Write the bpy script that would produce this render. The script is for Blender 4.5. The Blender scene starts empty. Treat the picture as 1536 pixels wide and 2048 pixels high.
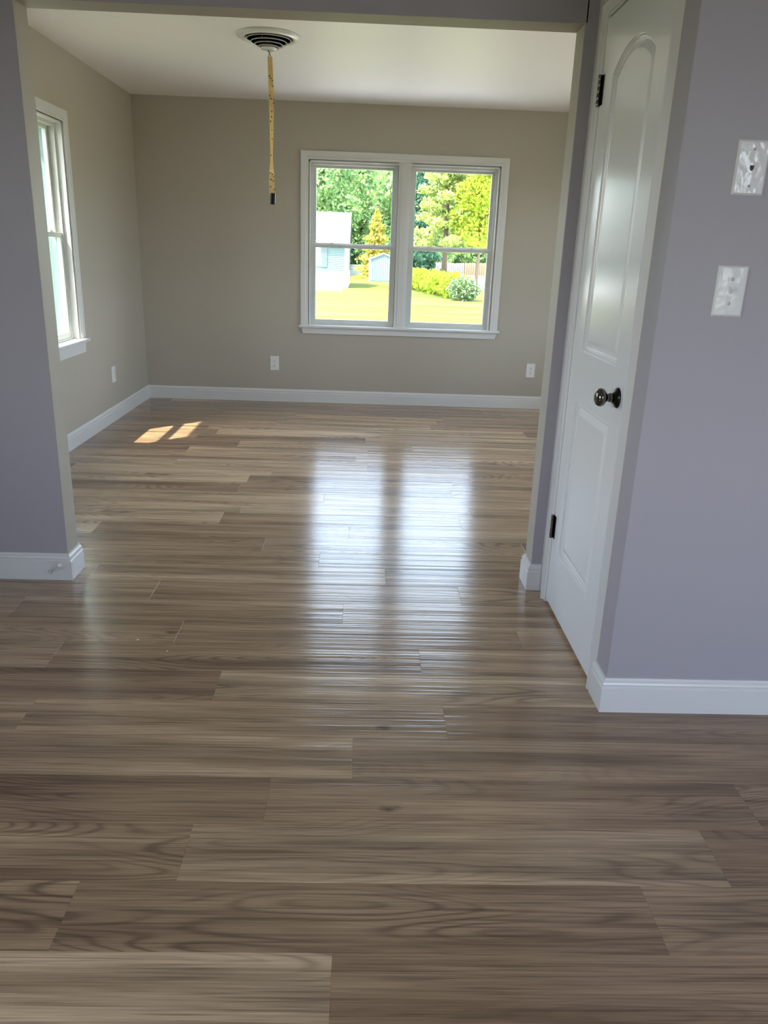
import bpy, bmesh, math, random
import numpy as np
from mathutils import Vector, Matrix
random.seed(7)
RNG = np.random.default_rng(11)
S = bpy.context.scene
COL = S.collection

# ------------------------------------------------------------------ camera, world, sun, exposure
CAM_F, CAM_P, CAM_Y, CAM_R, CAM_H = 1561.505, 0.3203437, 0.0343224, 0.0358840, 1.3039
cp, sp, cy, sy = math.cos(CAM_P), math.sin(CAM_P), math.cos(CAM_Y), math.sin(CAM_Y)
fwd = Vector((sy * cp, cy * cp, -sp)); rgt = Vector((cy, -sy, 0)); upv = rgt.cross(fwd)
r2 = rgt * math.cos(CAM_R) + upv * math.sin(CAM_R)
u2 = upv * math.cos(CAM_R) - rgt * math.sin(CAM_R)
cd = bpy.data.cameras.new('camera'); cam = bpy.data.objects.new('camera', cd); COL.objects.link(cam)
cd.sensor_fit = 'HORIZONTAL'; cd.sensor_width = 36.0; cd.lens = CAM_F / 1536.0 * 36.0
cd.clip_start = 0.05; cd.clip_end = 500
m = Matrix((r2, u2, -fwd)).transposed().to_4x4(); m.translation = Vector((0, 0, CAM_H)); cam.matrix_world = m
S.camera = cam

SUN_EL, SUN_AZ = math.radians(58), math.radians(45)     # light travels towards +x, +y and down
w = bpy.data.worlds.new('world'); S.world = w; w.use_nodes = True
wn, wl = w.node_tree.nodes, w.node_tree.links; wn.clear()
sky = wn.new('ShaderNodeTexSky'); sky.sky_type = 'NISHITA'; sky.sun_disc = False
sky.sun_elevation = SUN_EL; sky.sun_rotation = math.radians(225); sky.air_density = 1.0; sky.dust_density = 2.5; sky.ozone_density = 1.0
hz = wn.new('ShaderNodeMixRGB'); hz.blend_type = 'MIX'; hz.inputs[0].default_value = 0.35
hz.inputs[2].default_value = (0.90, 1.0, 1.10, 1)
sc_ = wn.new('ShaderNodeMixRGB'); sc_.blend_type = 'MULTIPLY'; sc_.inputs[0].default_value = 1.0
SKY_GAIN = 0.16
sc_.inputs[2].default_value = (SKY_GAIN, SKY_GAIN, SKY_GAIN, 1)
bg = wn.new('ShaderNodeBackground'); bg.inputs[1].default_value = 9.0
wo = wn.new('ShaderNodeOutputWorld')
wl.new(sky.outputs[0], sc_.inputs[1]); wl.new(sc_.outputs[0], hz.inputs[1]); wl.new(hz.outputs[0], bg.inputs[0]); wl.new(bg.outputs[0], wo.inputs[0])

sd = bpy.data.lights.new('sun', 'SUN'); sun = bpy.data.objects.new('sun', sd); COL.objects.link(sun)
sd.energy = 16.0; sd.angle = math.radians(0.6); sd.color = (1.0, 0.955, 0.74)
sdir = Vector((math.sin(SUN_AZ) * math.cos(SUN_EL), math.cos(SUN_AZ) * math.cos(SUN_EL), -math.sin(SUN_EL)))
sun.rotation_euler = sdir.to_track_quat('-Z', 'Y').to_euler(); sun.location = (-20, -20, 40)

def portal(name, loc, face, sx, sz):
    """sky portal standing in a window opening, shining along `face`"""
    d = bpy.data.lights.new(name, 'AREA'); o = bpy.data.objects.new(name, d); COL.objects.link(o)
    d.shape = 'RECTANGLE'; d.size = sx; d.size_y = sz; d.cycles.is_portal = True
    o.location = loc; o.rotation_euler = Vector(face).to_track_quat('-Z', 'Z').to_euler()
    return o

S.view_settings.view_transform = 'Standard'; S.view_settings.look = 'None'; S.view_settings.gamma = 1
S.view_settings.use_curve_mapping = False
S.view_settings.exposure = 0.42
S.cycles.max_bounces = 14; S.cycles.diffuse_bounces = 7; S.cycles.glossy_bounces = 5; S.cycles.transparent_max_bounces = 12

# ------------------------------------------------------------------ dimensions (metres, from the photograph's perspective)
XL, YB, XR, H = -1.909, 7.030, 2.55, 2.441          # back room
YP, TP = 2.962, 0.115                               # partition front face, thickness
XJ1, XJ2, ZO = -1.166, 0.713, 2.049                 # opening in the partition
XD, YC = 0.760, 2.061                               # closet wall face, outer corner
FXL, FXR, FYB = -2.75, 3.0, -2.2                    # front room
BH, BT = 0.112, 0.014                               # baseboard
ZG = -1.2                                           # ground outside

# ------------------------------------------------------------------ helpers
def tag(o, label=None, cat=None, group=None, kind=None):
    if label: o['label'] = label
    if cat: o['category'] = cat
    if group: o['group'] = group
    if kind: o['kind'] = kind
    return o

def empty(name, loc=(0, 0, 0), parent=None):
    o = bpy.data.objects.new(name, None); COL.objects.link(o); o.location = loc
    if parent: o.parent = parent
    o.empty_display_size = 0.1
    return o

class MB:
    """collects geometry; build() links it as one mesh object (vertices given in world space)"""
    def __init__(s): s.v, s.f, s.sm = [], [], []
    def add(s, verts, faces, smooth=False):
        b = len(s.v); s.v += [tuple(v) for v in verts]
        for f in faces: s.f.append([b + i for i in f]); s.sm.append(smooth)
        return s
    def box(s, x0, x1, y0, y1, z0, z1, bev=0.0):
        x0, x1 = min(x0, x1), max(x0, x1); y0, y1 = min(y0, y1), max(y0, y1); z0, z1 = min(z0, z1), max(z0, z1)
        if bev <= 0:
            v = [(x, y, z) for z in (z0, z1) for y in (y0, y1) for x in (x0, x1)]
            return s.add(v, [(0, 2, 3, 1), (4, 5, 7, 6), (0, 1, 5, 4), (2, 6, 7, 3), (0, 4, 6, 2), (1, 3, 7, 5)])
        bm = bmesh.new(); bmesh.ops.create_cube(bm, size=1)
        for q in bm.verts:
            q.co = Vector(((x0 + x1) / 2 + q.co.x * (x1 - x0), (y0 + y1) / 2 + q.co.y * (y1 - y0), (z0 + z1) / 2 + q.co.z * (z1 - z0)))
        bmesh.ops.bevel(bm, geom=bm.edges[:], offset=bev, segments=2, profile=0.5, affect='EDGES')
        bm.verts.index_update()
        s.add([q.co.copy() for q in bm.verts], [[q.index for q in f.verts] for f in bm.faces]); bm.free()
        return s
    def sweep(s, path, prof, mp, closed=False, caps=True, smooth=False):
        """path of 2-D points; prof of (offset to the LEFT of travel, height); mitred corners; mp maps (u, v, w) to world"""
        n = len(path); rows = []
        for i in range(n):
            p = Vector(path[i])
            a = Vector(path[i - 1]) if (i > 0 or closed) else None
            c = Vector(path[(i + 1) % n]) if (i < n - 1 or closed) else None
            d1 = (p - a).normalized() if a is not None else None
            d2 = (c - p).normalized() if c is not None else None
            if d1 is None: d1 = d2
            if d2 is None: d2 = d1
            n1 = Vector((-d1.y, d1.x)); n2 = Vector((-d2.y, d2.x))
            mt = (n1 + n2); mt = mt / max(mt.length_squared, 1e-9) * 2
            rows.append([mp(*(p + mt * o), h) for o, h in prof])
        k = len(prof); v = [q for r in rows for q in r]; f = []
        for i in range(n if closed else n - 1):
            j = (i + 1) % n
            for a in range(k):
                b = (a + 1) % k
                f.append((i * k + a, j * k + a, j * k + b, i * k + b))
        if not closed and caps:
            f.append(tuple(range(k))); f.append(tuple((n - 1) * k + q for q in reversed(range(k))))
        return s.add(v, f, smooth)
    def lathe(s, prof, origin, axis, seg=32, smooth=True, ang=None):
        """prof of (radius, distance along axis)"""
        ax = Vector(axis).normalized(); e1 = ax.orthogonal().normalized(); e2 = ax.cross(e1); o = Vector(origin)
        v = []; f = []
        for r, h in prof:
            for i in range(seg):
                t = 2 * math.pi * i / seg
                v.append(o + ax * h + (e1 * math.cos(t) + e2 * math.sin(t)) * r)
        for a in range(len(prof) - 1):
            for i in range(seg):
                j = (i + 1) % seg
                f.append((a * seg + i, a * seg + j, (a + 1) * seg + j, (a + 1) * seg + i))
        if prof[0][0] > 1e-6: f.append(tuple(range(seg))[::-1])
        if prof[-1][0] > 1e-6: f.append(tuple((len(prof) - 1) * seg + i for i in range(seg)))
        return s.add(v, f, smooth)
    def tube(s, pts, r, seg=8, smooth=True):
        pts = [Vector(p) for p in pts]; n = len(pts); rs = r if isinstance(r, (list, tuple)) else [r] * n
        v = []; f = []; prev = None
        for i, p in enumerate(pts):
            d = (pts[min(i + 1, n - 1)] - pts[max(i - 1, 0)]).normalized()
            e1 = d.orthogonal().normalized() if prev is None else (prev - d * prev.dot(d)).normalized()
            prev = e1; e2 = d.cross(e1)
            for k in range(seg):
                t = 2 * math.pi * k / seg; v.append(p + (e1 * math.cos(t) + e2 * math.sin(t)) * rs[i])
        for i in range(n - 1):
            for k in range(seg):
                j = (k + 1) % seg; f.append((i * seg + k, i * seg + j, (i + 1) * seg + j, (i + 1) * seg + k))
        f.append(tuple(range(seg))[::-1]); f.append(tuple((n - 1) * seg + k for k in range(seg)))
        return s.add(v, f, smooth)
    def build(s, name, mat, parent=None, loc=None, flip=True):
        me = bpy.data.meshes.new(name)
        wl_ = Vector(loc) if loc is not None else (parent_world(parent) if parent else Vector((0, 0, 0)))
        me.from_pydata([tuple(Vector(q) - wl_) for q in s.v], [], s.f); 
        bm = bmesh.new(); bm.from_mesh(me); 
        if flip: bmesh.ops.recalc_face_normals(bm, faces=bm.faces[:])
        bm.to_mesh(me); bm.free()
        me.polygons.foreach_set('use_smooth', s.sm); me.materials.append(mat); me.update()
        o = bpy.data.objects.new(name, me); COL.objects.link(o)
        if parent: o.parent = parent; o.location = wl_ - parent_world(parent)
        else: o.location = wl_
        return o

def parent_world(o):
    p = Vector((0, 0, 0))
    while o is not None: p += o.location; o = o.parent
    return p

def copy_tree(o, parent=None):
    c = o.copy(); COL.objects.link(c)
    if parent: c.parent = parent
    for ch in list(o.children): copy_tree(ch, c)
    return c

# ------------------------------------------------------------------ materials
class NT:
    def __init__(s, name):
        s.m = bpy.data.materials.new(name); s.m.use_nodes = True; s.n = s.m.node_tree.nodes; s.l = s.m.node_tree.links
        s.b = s.n['Principled BSDF']; s.out = s.n['Material Output']
    def new(s, t, **kw):
        q = s.n.new(t)
        for k, v in kw.items():
            if k.startswith('i_'): q.inputs[k[2:].replace('_', ' ')].default_value = v
            elif k.startswith('n') and k[1:].isdigit(): q.inputs[int(k[1:])].default_value = v
            else: setattr(q, k, v)
        return q
    def link(s, a, b): s.l.new(a, b)
    def math(s, op, a, b=None, c=None, clamp=False):
        q = s.n.new('ShaderNodeMath'); q.operation = op; q.use_clamp = clamp
        for i, v in enumerate((a, b, c)):
            if v is None: continue
            if isinstance(v, (int, float)): q.inputs[i].default_value = v
            else: s.l.new(v, q.inputs[i])
        return q.outputs[0]
    def mix(s, fac, a, b, blend='MIX'):
        q = s.n.new('ShaderNodeMixRGB'); q.blend_type = blend
        for i, v in enumerate((fac, a, b)):
            if isinstance(v, (int, float)): q.inputs[i].default_value = v
            elif isinstance(v, tuple): q.inputs[i].default_value = v if len(v) == 4 else (*v, 1)
            else: s.l.new(v, q.inputs[i])
        return q.outputs[0]
    def ramp(s, fac, stops):
        q = s.n.new('ShaderNodeValToRGB'); s.l.new(fac, q.inputs[0]); e = q.color_ramp.elements
        e[0].position, e[0].color = stops[0][0], (*stops[0][1], 1); e[1].position, e[1].color = stops[-1][0], (*stops[-1][1], 1)
        for p, c in stops[1:-1]: t = e.new(p); t.color = (*c, 1)
        return q.outputs[0]
    def noise(s, vec, scale, detail=2, rough=0.5, dist=0.0):
        q = s.n.new('ShaderNodeTexNoise'); q.inputs['Scale'].default_value = scale; q.inputs['Detail'].default_value = detail
        q.inputs['Roughness'].default_value = rough; q.inputs['Distortion'].default_value = dist
        if vec is not None: s.l.new(vec, q.inputs['Vector'])
        return q.outputs[0]
    def mapping(s, vec, scale=(1, 1, 1), loc=(0, 0, 0)):
        q = s.n.new('ShaderNodeMapping'); q.inputs['Scale'].default_value = scale; q.inputs['Location'].default_value = loc
        s.l.new(vec, q.inputs['Vector']); return q.outputs[0]
    def bump(s, height, strength, distance=0.01):
        q = s.n.new('ShaderNodeBump'); q.inputs['Strength'].default_value = strength; q.inputs['Distance'].default_value = distance
        s.l.new(height, q.inputs['Height']); s.l.new(q.outputs[0], s.b.inputs['Normal']); return q

def paint(name, col, rough=0.5, bump=0.06, bscale=260, spec=0.5, vary=0.03, grain=None):
    t = NT(name); g = t.new('ShaderNodeNewGeometry').outputs['Position']
    v = t.noise(g, 1.3, 3)
    c0 = tuple(max(0, x * (1 - vary)) for x in col); c1 = tuple(min(1, x * (1 + vary)) for x in col)
    t.link(t.mix(v, c0, c1), t.b.inputs['Base Color'])
    t.b.inputs['Roughness'].default_value = rough; t.b.inputs['Specular IOR Level'].default_value = spec
    if bump:
        q = t.mapping(g, grain) if grain else g
        t.bump(t.noise(q, bscale, 2), bump, 0.002)
    return t.m

def plain(name, col, rough=0.5, metal=0.0, spec=0.5, emit=None):
    t = NT(name); g = t.new('ShaderNodeNewGeometry').outputs['Position']
    v = t.noise(g, 40, 2)
    t.link(t.mix(v, tuple(x * 0.93 for x in col), tuple(min(1, x * 1.05) for x in col)), t.b.inputs['Base Color'])
    t.b.inputs['Roughness'].default_value = rough; t.b.inputs['Metallic'].default_value = metal; t.b.inputs['Specular IOR Level'].default_value = spec
    return t.m

M = {}
M['wall'] = paint('greige_wall_warm_light_tint', (0.45, 0.412, 0.36), 0.5, 0.10, 170)  # wall paint with the back room's warm light tinted in
M['wall_cool_light'] = paint('grey_wall_cool_light_tint', (0.375, 0.355, 0.400), 0.5, 0.10, 170)  # same wall paint with the front room's cool light tinted in
M['ceiling'] = paint('ceiling_paint', (0.88, 0.865, 0.86), 0.42, 0.05, 120, vary=0.015)
M['trim'] = paint('trim_paint', (0.69, 0.69, 0.70), 0.28, 0.03, 90, vary=0.01)
M['door'] = paint('door_paint', (0.78, 0.79, 0.81), 0.17, 0.10, 60, vary=0.01, grain=(1, 7, 0.35))
M['vinyl'] = plain('window_vinyl', (0.62, 0.635, 0.61), 0.32)
M['outer_trim'] = plain('outer_window_trim_aqua', (0.155, 0.235, 0.225), 0.9, 0.0, 0.05)
M['plate'] = paint('plate_plastic', (0.80, 0.80, 0.81), 0.14, 0.0)
M['plate_film'] = paint('plate_plastic_filmed', (0.72, 0.72, 0.76), 0.10, 0.40, 38, vary=0.02)
M['dark'] = plain('slot_black', (0.012, 0.012, 0.013), 0.5)
M['grey_metal'] = plain('grey_metal', (0.45, 0.45, 0.47), 0.35, 0.8)
M['nickel'] = plain('dark_nickel', (0.16, 0.145, 0.13), 0.16, 1.0)
M['black_metal'] = plain('black_nickel', (0.035, 0.033, 0.032), 0.22, 0.9)
M['vent'] = plain('vent_enamel', (0.74, 0.74, 0.74), 0.22)
M['duct'] = plain('duct_black', (0.02, 0.02, 0.02), 0.7)
M['sub'] = plain('subfloor', (0.25, 0.2, 0.15), 0.8)
M['shellout'] = plain('outer_wall_siding', (0.6, 0.62, 0.6), 0.7)
M['string'] = plain('brown_thread', (0.22, 0.07, 0.03), 0.7)
M['fly'] = plain('fly_black', (0.015, 0.012, 0.01), 0.4)
M['tube_black'] = plain('canister_black', (0.012, 0.012, 0.014), 0.5, 0.0, 0.2)
M['tube_white'] = plain('canister_label_white', (0.85, 0.85, 0.82), 0.5)
M['fleck'] = plain('dried_paint', (0.9, 0.9, 0.88), 0.4)

def mk_glass():
    t = NT('window_glass'); t.n.remove(t.b)
    tr = t.new('ShaderNodeBsdfTransparent'); tr.inputs[0].default_value = (0.97, 0.985, 0.975, 1)
    gl = t.new('ShaderNodeBsdfGlossy'); gl.inputs['Roughness'].default_value = 0.0
    ge = t.new('ShaderNodeNewGeometry'); dt = t.new('ShaderNodeVectorMath', operation='DOT_PRODUCT')   # same reflectance from both faces
    t.link(ge.outputs['Normal'], dt.inputs[0]); t.link(ge.outputs['Incoming'], dt.inputs[1])
    k = t.math('SUBTRACT', 1.0, t.math('ABSOLUTE', dt.outputs['Value']), clamp=True)
    fac = t.math('ADD', t.math('MULTIPLY', t.math('POWER', k, 5.0), 0.96), 0.04)
    mx = t.new('ShaderNodeMixShader'); t.link(fac, mx.inputs[0]); t.link(tr.outputs[0], mx.inputs[1]); t.link(gl.outputs[0], mx.inputs[2])
    t.link(mx.outputs[0], t.out.inputs[0]); return t.m
M['glass'] = mk_glass()

def mk_plank():
    t = NT('vinyl_plank_wood')
    oc = t.new('ShaderNodeTexCoord').outputs['Object']
    inf = t.new('ShaderNodeObjectInfo')
    sep = t.new('ShaderNodeSeparateColor'); t.link(inf.outputs['Color'], sep.inputs[0])
    tone, seed, cath = sep.outputs[0], sep.outputs[1], sep.outputs[2]
    off = t.new('ShaderNodeCombineXYZ')
    t.link(t.math('MULTIPLY', seed, 91.0), off.inputs[0]); t.link(t.math('MULTIPLY', seed, 37.0), off.inputs[1]); t.link(t.math('MULTIPLY', seed, 53.0), off.inputs[2])
    va = t.new('ShaderNodeVectorMath', operation='ADD'); t.link(oc, va.inputs[0]); t.link(off.outputs[0], va.inputs[1]); co = va.outputs[0]
    # broad bands along the plank
    bands = t.noise(t.mapping(co, (0.9, 15, 1)), 1.0, 3, 0.55)
    # cathedral growth rings: contour lines of a stretched noise
    big = t.noise(t.mapping(co, (1.15, 8.0, 1)), 1.0, 0.6, 0.4)
    fine = t.noise(t.mapping(co, (9, 60, 1)), 1.0, 2)
    ph = t.math('ADD', t.math('MULTIPLY', big, 165.0), t.math('MULTIPLY', fine, 2.2))
    rings = t.math('POWER', t.math('ADD', t.math('MULTIPLY', t.math('SINE', ph), 0.5), 0.5), 3.0)
    cm = t.math('MULTIPLY', t.ramp(t.noise(t.mapping(co, (1.6, 7, 1), (5, 3, 1)), 1.0, 1), [(0.42, (0, 0, 0)), (0.62, (1, 1, 1))]), cath)
    # pores and straight fibres
    fib = t.noise(t.mapping(co, (5, 330, 1)), 1.0, 3, 0.6)
    streak = t.ramp(t.noise(t.mapping(co, (3.2, 165, 1), (2, 9, 4)), 1.0, 2), [(0.50, (0, 0, 0)), (0.70, (1, 1, 1))])
    # knots
    vo = t.new('ShaderNodeTexVoronoi'); vo.feature = 'F1'; vo.inputs['Scale'].default_value = 1.0
    wob = t.new('ShaderNodeVectorMath', operation='MULTIPLY_ADD')
    nz = t.new('ShaderNodeTexNoise'); nz.inputs['Scale'].default_value = 26; t.link(co, nz.inputs['Vector'])
    t.link(nz.outputs['Color'], wob.inputs[0]); wob.inputs[1].default_value = (0.09, 0.05, 0); t.link(t.mapping(co, (1.5, 3.1, 0.0)), wob.inputs[2])
    t.link(wob.outputs[0], vo.inputs['Vector'])
    knot = t.ramp(vo.outputs['Distance'], [(0.010, (1, 1, 1)), (0.050, (0, 0, 0))])
    base = t.ramp(tone, [(0.0, (0.212, 0.138, 0.092)), (0.5, (0.370, 0.264, 0.178)), (1.0, (0.54, 0.42, 0.30))])
    c = t.mix(t.ramp(bands, [(0.30, (0, 0, 0)), (0.70, (1, 1, 1))]), t.mix(1.0, base, (0.54, 0.50, 0.46), 'MULTIPLY'), t.mix(1.0, base, (1.36, 1.34, 1.29), 'MULTIPLY'))
    c = t.mix(t.math('MULTIPLY', t.math('MULTIPLY', rings, cm), 0.6), c, (0.070, 0.040, 0.030))
    c = t.mix(t.math('MULTIPLY', streak, 0.55), c, (0.085, 0.052, 0.040))
    c = t.mix(t.math('MULTIPLY', t.math('SUBTRACT', fib, 0.38, clamp=True), 1.7), c, t.mix(1.0, c, (1.75, 1.75, 1.72), 'MULTIPLY'))
    c = t.mix(t.math('MULTIPLY', knot, 0.8), c, (0.045, 0.026, 0.02))
    t.link(c, t.b.inputs['Base Color'])
    t.b.inputs['Specular IOR Level'].default_value = 0.62
    rr = t.math('ADD', t.math('MULTIPLY', fib, 0.14), 0.10)
    t.link(rr, t.b.inputs['Roughness'])
    # embossed grain and the slight cupping that draws the reflections into bands
    wav = t.noise(t.mapping(co, (0.28, 30, 1), (1, 1, 7)), 1.0, 2.0, 0.55)
    emb = t.noise(t.mapping(co, (1.1, 150, 1), (4, 2, 5)), 1.0, 2, 0.5)
    hgt = t.math('ADD', t.math('MULTIPLY', wav, 1.0), t.math('MULTIPLY', emb, 0.40))
    t.bump(hgt, 0.6, 0.0040)
    return t.m
M['plank'] = mk_plank()

def mk_siding(name, col):
    return paint(name, col, 0.6, 0.0, vary=0.03)
M['siding'] = mk_siding('aqua_siding', (0.085, 0.135, 0.13))
M['white_paint'] = plain('exterior_white', (0.85, 0.86, 0.86), 0.5)
M['concrete'] = plain('pale_concrete', (0.72, 0.70, 0.68), 0.8)
M['asphalt'] = plain('asphalt', (0.055, 0.055, 0.06), 0.9, 0.0, 0.2)
M['terrace'] = plain('bounce_terrace_concrete', (0.52, 0.50, 0.50), 0.85)
M['deck'] = plain('tan_bounce_deck', (0.72, 0.60, 0.47), 0.8)
M['shutter'] = plain('grey_green_shutter', (0.09, 0.125, 0.12), 0.6)
M['shingle'] = plain('pale_shingle', (0.20, 0.215, 0.22), 0.9)
M['shedwall'] = plain('shed_pale_blue', (0.125, 0.19, 0.21), 0.6)
M['fence_grey'] = plain('weathered_board', (0.17, 0.165, 0.17), 0.8)
M['fence_brown'] = plain('cedar_board', (0.24, 0.135, 0.085), 0.8)
M['galv'] = plain('galvanised_steel', (0.55, 0.57, 0.58), 0.4, 0.6)
M['bark'] = plain('bark', (0.11, 0.08, 0.06), 0.9)

def leafmat(name, c0, c1, scale=1.2):
    t = NT(name); g = t.new('ShaderNodeNewGeometry').outputs['Position']
    v = t.ramp(t.noise(g, scale, 4, 0.65), [(0.32, c0), (0.68, c1)])
    t.n.remove(t.b)
    d = t.new('ShaderNodeBsdfDiffuse'); tr = t.new('ShaderNodeBsdfTranslucent'); t.link(v, d.inputs[0]); t.link(v, tr.inputs[0])
    mx = t.new('ShaderNodeMixShader'); mx.inputs[0].default_value = 0.35; t.link(d.outputs[0], mx.inputs[1]); t.link(tr.outputs[0], mx.inputs[2])
    t.link(mx.outputs[0], t.out.inputs[0]); return t.m
M['leaf_mid'] = leafmat('leaf_mid_green', (0.10, 0.22, 0.10), (0.33, 0.46, 0.17))
M['leaf_dark'] = leafmat('leaf_dark_green', (0.035, 0.095, 0.075), (0.09, 0.19, 0.11))
M['leaf_gold'] = leafmat('leaf_gold_green', (0.28, 0.27, 0.06), (0.52, 0.45, 0.10))
M['leaf_pale'] = leafmat('needle_pale_green', (0.20, 0.30, 0.09), (0.46, 0.50, 0.16))
M['leaf_lime'] = leafmat('leaf_lime', (0.20, 0.30, 0.03), (0.38, 0.44, 0.05))
M['leaf_hedge'] = leafmat('leaf_hedge_lime', (0.17, 0.27, 0.02), (0.36, 0.44, 0.05), 2.5)
M['leaf_shrub'] = leafmat('leaf_shrub', (0.08, 0.16, 0.07), (0.20, 0.29, 0.13), 2.5)
M['flower'] = plain('pale_flower', (0.34, 0.32, 0.24), 0.7)

def mk_lawn():
    t = NT('lawn_grass'); g = t.new('ShaderNodeNewGeometry').outputs['Position']
    a = t.ramp(t.noise(t.mapping(g, (0.12, 0.6, 1)), 0.9, 5, 0.62), [(0.36, (0, 0, 0)), (0.64, (1, 1, 1))]); b = t.noise(g, 9, 3)
    c = t.mix(a, (0.062, 0.086, 0.013), (0.132, 0.135, 0.042)); c = t.mix(t.math('MULTIPLY', b, 0.35), c, (0.045, 0.072, 0.010))
    t.link(c, t.b.inputs['Base Color']); t.b.inputs['Roughness'].default_value = 0.95; t.b.inputs['Specular IOR Level'].default_value = 0.1
    t.bump(b, 0.6, 0.05); return t.m
M['lawn'] = mk_lawn()

# ------------------------------------------------------------------ large structure
def structure(mb, name, mat, label, cat):
    return tag(mb.build(name, mat), label, cat, kind='structure')

def wall_with_holes(axis, face, thick, a0, a1, z0, z1, holes):
    """wall slab; axis 'x' runs along x at y in [face, face+thick]; holes (lo, hi, zlo, zhi) sorted"""
    mb = MB()
    def bx(lo, hi, zl, zh):
        if hi - lo < 1e-5 or zh - zl < 1e-5: return
        if axis == 'x': mb.box(lo, hi, face, face + thick, zl, zh)
        else: mb.box(face, face + thick, lo, hi, zl, zh)
    c = a0
    for lo, hi, zl, zh in holes:
        bx(c, lo, z0, z1); bx(lo, hi, z0, zl); bx(lo, hi, zh, z1); c = hi
    bx(c, a1, z0, z1)
    return mb

# windows: unit extents
WZ0, WZ1 = 0.683, 2.010
U1 = [(-0.478, 0.2700), (0.3600, 1.108)]             # back window, two units (x)
U3 = (3.600, 4.250)                                  # unseen left window added for light, hidden by the dividing wall
U2 = (4.672, 5.418)                                  # left window, one unit (y)
WT = 0.17                                            # outer wall thickness
structure(wall_with_holes('x', YB, WT, XL - WT, XR + WT, -0.25, H, [(U1[0][0], U1[1][1], WZ0 - 0.02, WZ1)]), 'wall_back', M['wall'],
          'greige painted back wall with the double window and two outlets', 'wall')
structure(wall_with_holes('y', XL, -WT, YP + TP, YB, -0.25, H, [(U3[0], U3[1], WZ0 - 0.02, WZ1), (U2[0], U2[1], WZ0 - 0.02, WZ1)]), 'wall_left', M['wall'],
          'greige painted left wall of the back room with the single window', 'wall')
structure(wall_with_holes('y', XR, WT, YP + TP, YB, -0.25, H, [(3.8, 6.2, WZ0 - 0.02, WZ1)]), 'wall_right', M['wall'],
          'greige right wall of the back room, hidden beyond the door', 'wall')
mb = MB()
mb.box(FXL - WT, XJ1, YP, YP + TP, 0, H, 0.003); mb.box(XJ2, FXR + WT, YP, YP + TP, 0, H, 0.003); mb.box(XJ1 - 0.01, XJ2 + 0.01, YP, YP + TP, ZO, H, 0.003)
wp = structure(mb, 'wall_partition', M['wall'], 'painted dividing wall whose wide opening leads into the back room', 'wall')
wp.data.materials.append(M['wall_cool_light'])                # cool light tinted into the paint, up to the corners of the opening
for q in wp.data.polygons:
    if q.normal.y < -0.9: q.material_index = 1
DY0, DY1, DZ = 2.232, 2.838, 2.040                   # door slab edges
mb = MB()
mb.box(XD, XD + 0.10, YC + 0.098, DY0 - 0.022, 0, H); mb.box(XD, XD + 0.10, DY1 + 0.022, YP, 0, H); mb.box(XD, XD + 0.10, DY0 - 0.03, DY1 + 0.03, DZ + 0.025, H)
structure(mb, 'wall_closet', M['wall'], 'narrow painted wall around the closet door', 'wall')
mb = MB(); mb.box(XD, FXR + WT, YC, YC + 0.10, 0, H, 0.003)
structure(mb, 'wall_near_right', M['wall_cool_light'], 'wall tinted lavender grey for cool light, with the light switch and the jack plate', 'wall')
structure(wall_with_holes('y', FXL, -WT, FYB, YP, -0.25, H, [(-1.5, 0.5, 0.75, 2.1)]), 'wall_near_left', M['wall_cool_light'], 'left wall of the front room beyond the frame', 'wall')  # opening added to light the pillar and the closet door
structure(wall_with_holes('y', FXR, WT, FYB, YC, -0.25, H, []), 'wall_near_side', M['wall_cool_light'], 'right wall of the front room beyond the frame', 'wall')
structure(wall_with_holes('x', FYB, -WT, FXL - WT, FXR + WT, -0.25, H, [(1.15, 2.9, 0.6, 2.2)]), 'wall_near_back', M['wall_cool_light'], 'wall behind the camera', 'wall')
mb = MB(); mb.box(FXL - WT, FXR + WT, FYB - WT, YP + 0.1, H, H + 0.1); mb.box(XL - WT, XR + WT, YP + 0.1, YB + WT, H, H + 0.1)
structure(mb, 'ceiling', M['ceiling'], 'smooth white painted ceiling of the back room', 'ceiling')
mb = MB(); mb.box(FXL - 1.35, FXR + 0.35, FYB - 1.05, YP + 0.12, H + 0.02, H + 0.2); mb.box(XL - WT - 0.95, XL - WT - 0.26, YP + 0.12, 4.15, H + 0.02, H + 0.2); mb.box(XR + WT + 0.26, XR + WT + 1.9, YP + 0.12, YB, H + 0.02, H + 0.2); mb.box(XL - WT - 0.26, XR + WT + 0.26, YP + 0.12, YB + WT + 0.26, H + 0.02, H + 0.2)  # overhang widths shaped to block sun and sky at the openings
structure(mb, 'roof_eaves_sun_block', M['white_paint'], 'flat eaves above the windows, overhangs sized to keep out sun and sky', 'roof')

# sky portals in the openings
portal('daylight_back_window', ((U1[0][0] + U1[1][1]) / 2, YB + WT + 0.01, (WZ0 + WZ1) / 2), (0, -1, 0), 1.6, 1.33)
portal('daylight_left_window', (XL - WT - 0.01, (U2[0] + U2[1]) / 2, (WZ0 + WZ1) / 2), (1, 0, 0), 0.76, 1.33)
portal('daylight_left_added', (XL - WT - 0.01, (U3[0] + U3[1]) / 2, (WZ0 + WZ1) / 2), (1, 0, 0), 0.65, 1.33)
portal('daylight_right_opening', (XR + WT + 0.01, 5.0, (WZ0 + WZ1) / 2), (-1, 0, 0), 2.4, 1.33)
portal('daylight_front_window', (2.025, FYB - WT - 0.01, 1.4), (0, 1, 0), 1.75, 1.6)
portal('daylight_front_left', (FXL - WT - 0.01, -0.5, 1.425), (1, 0, 0), 2.0, 1.35)

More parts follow.
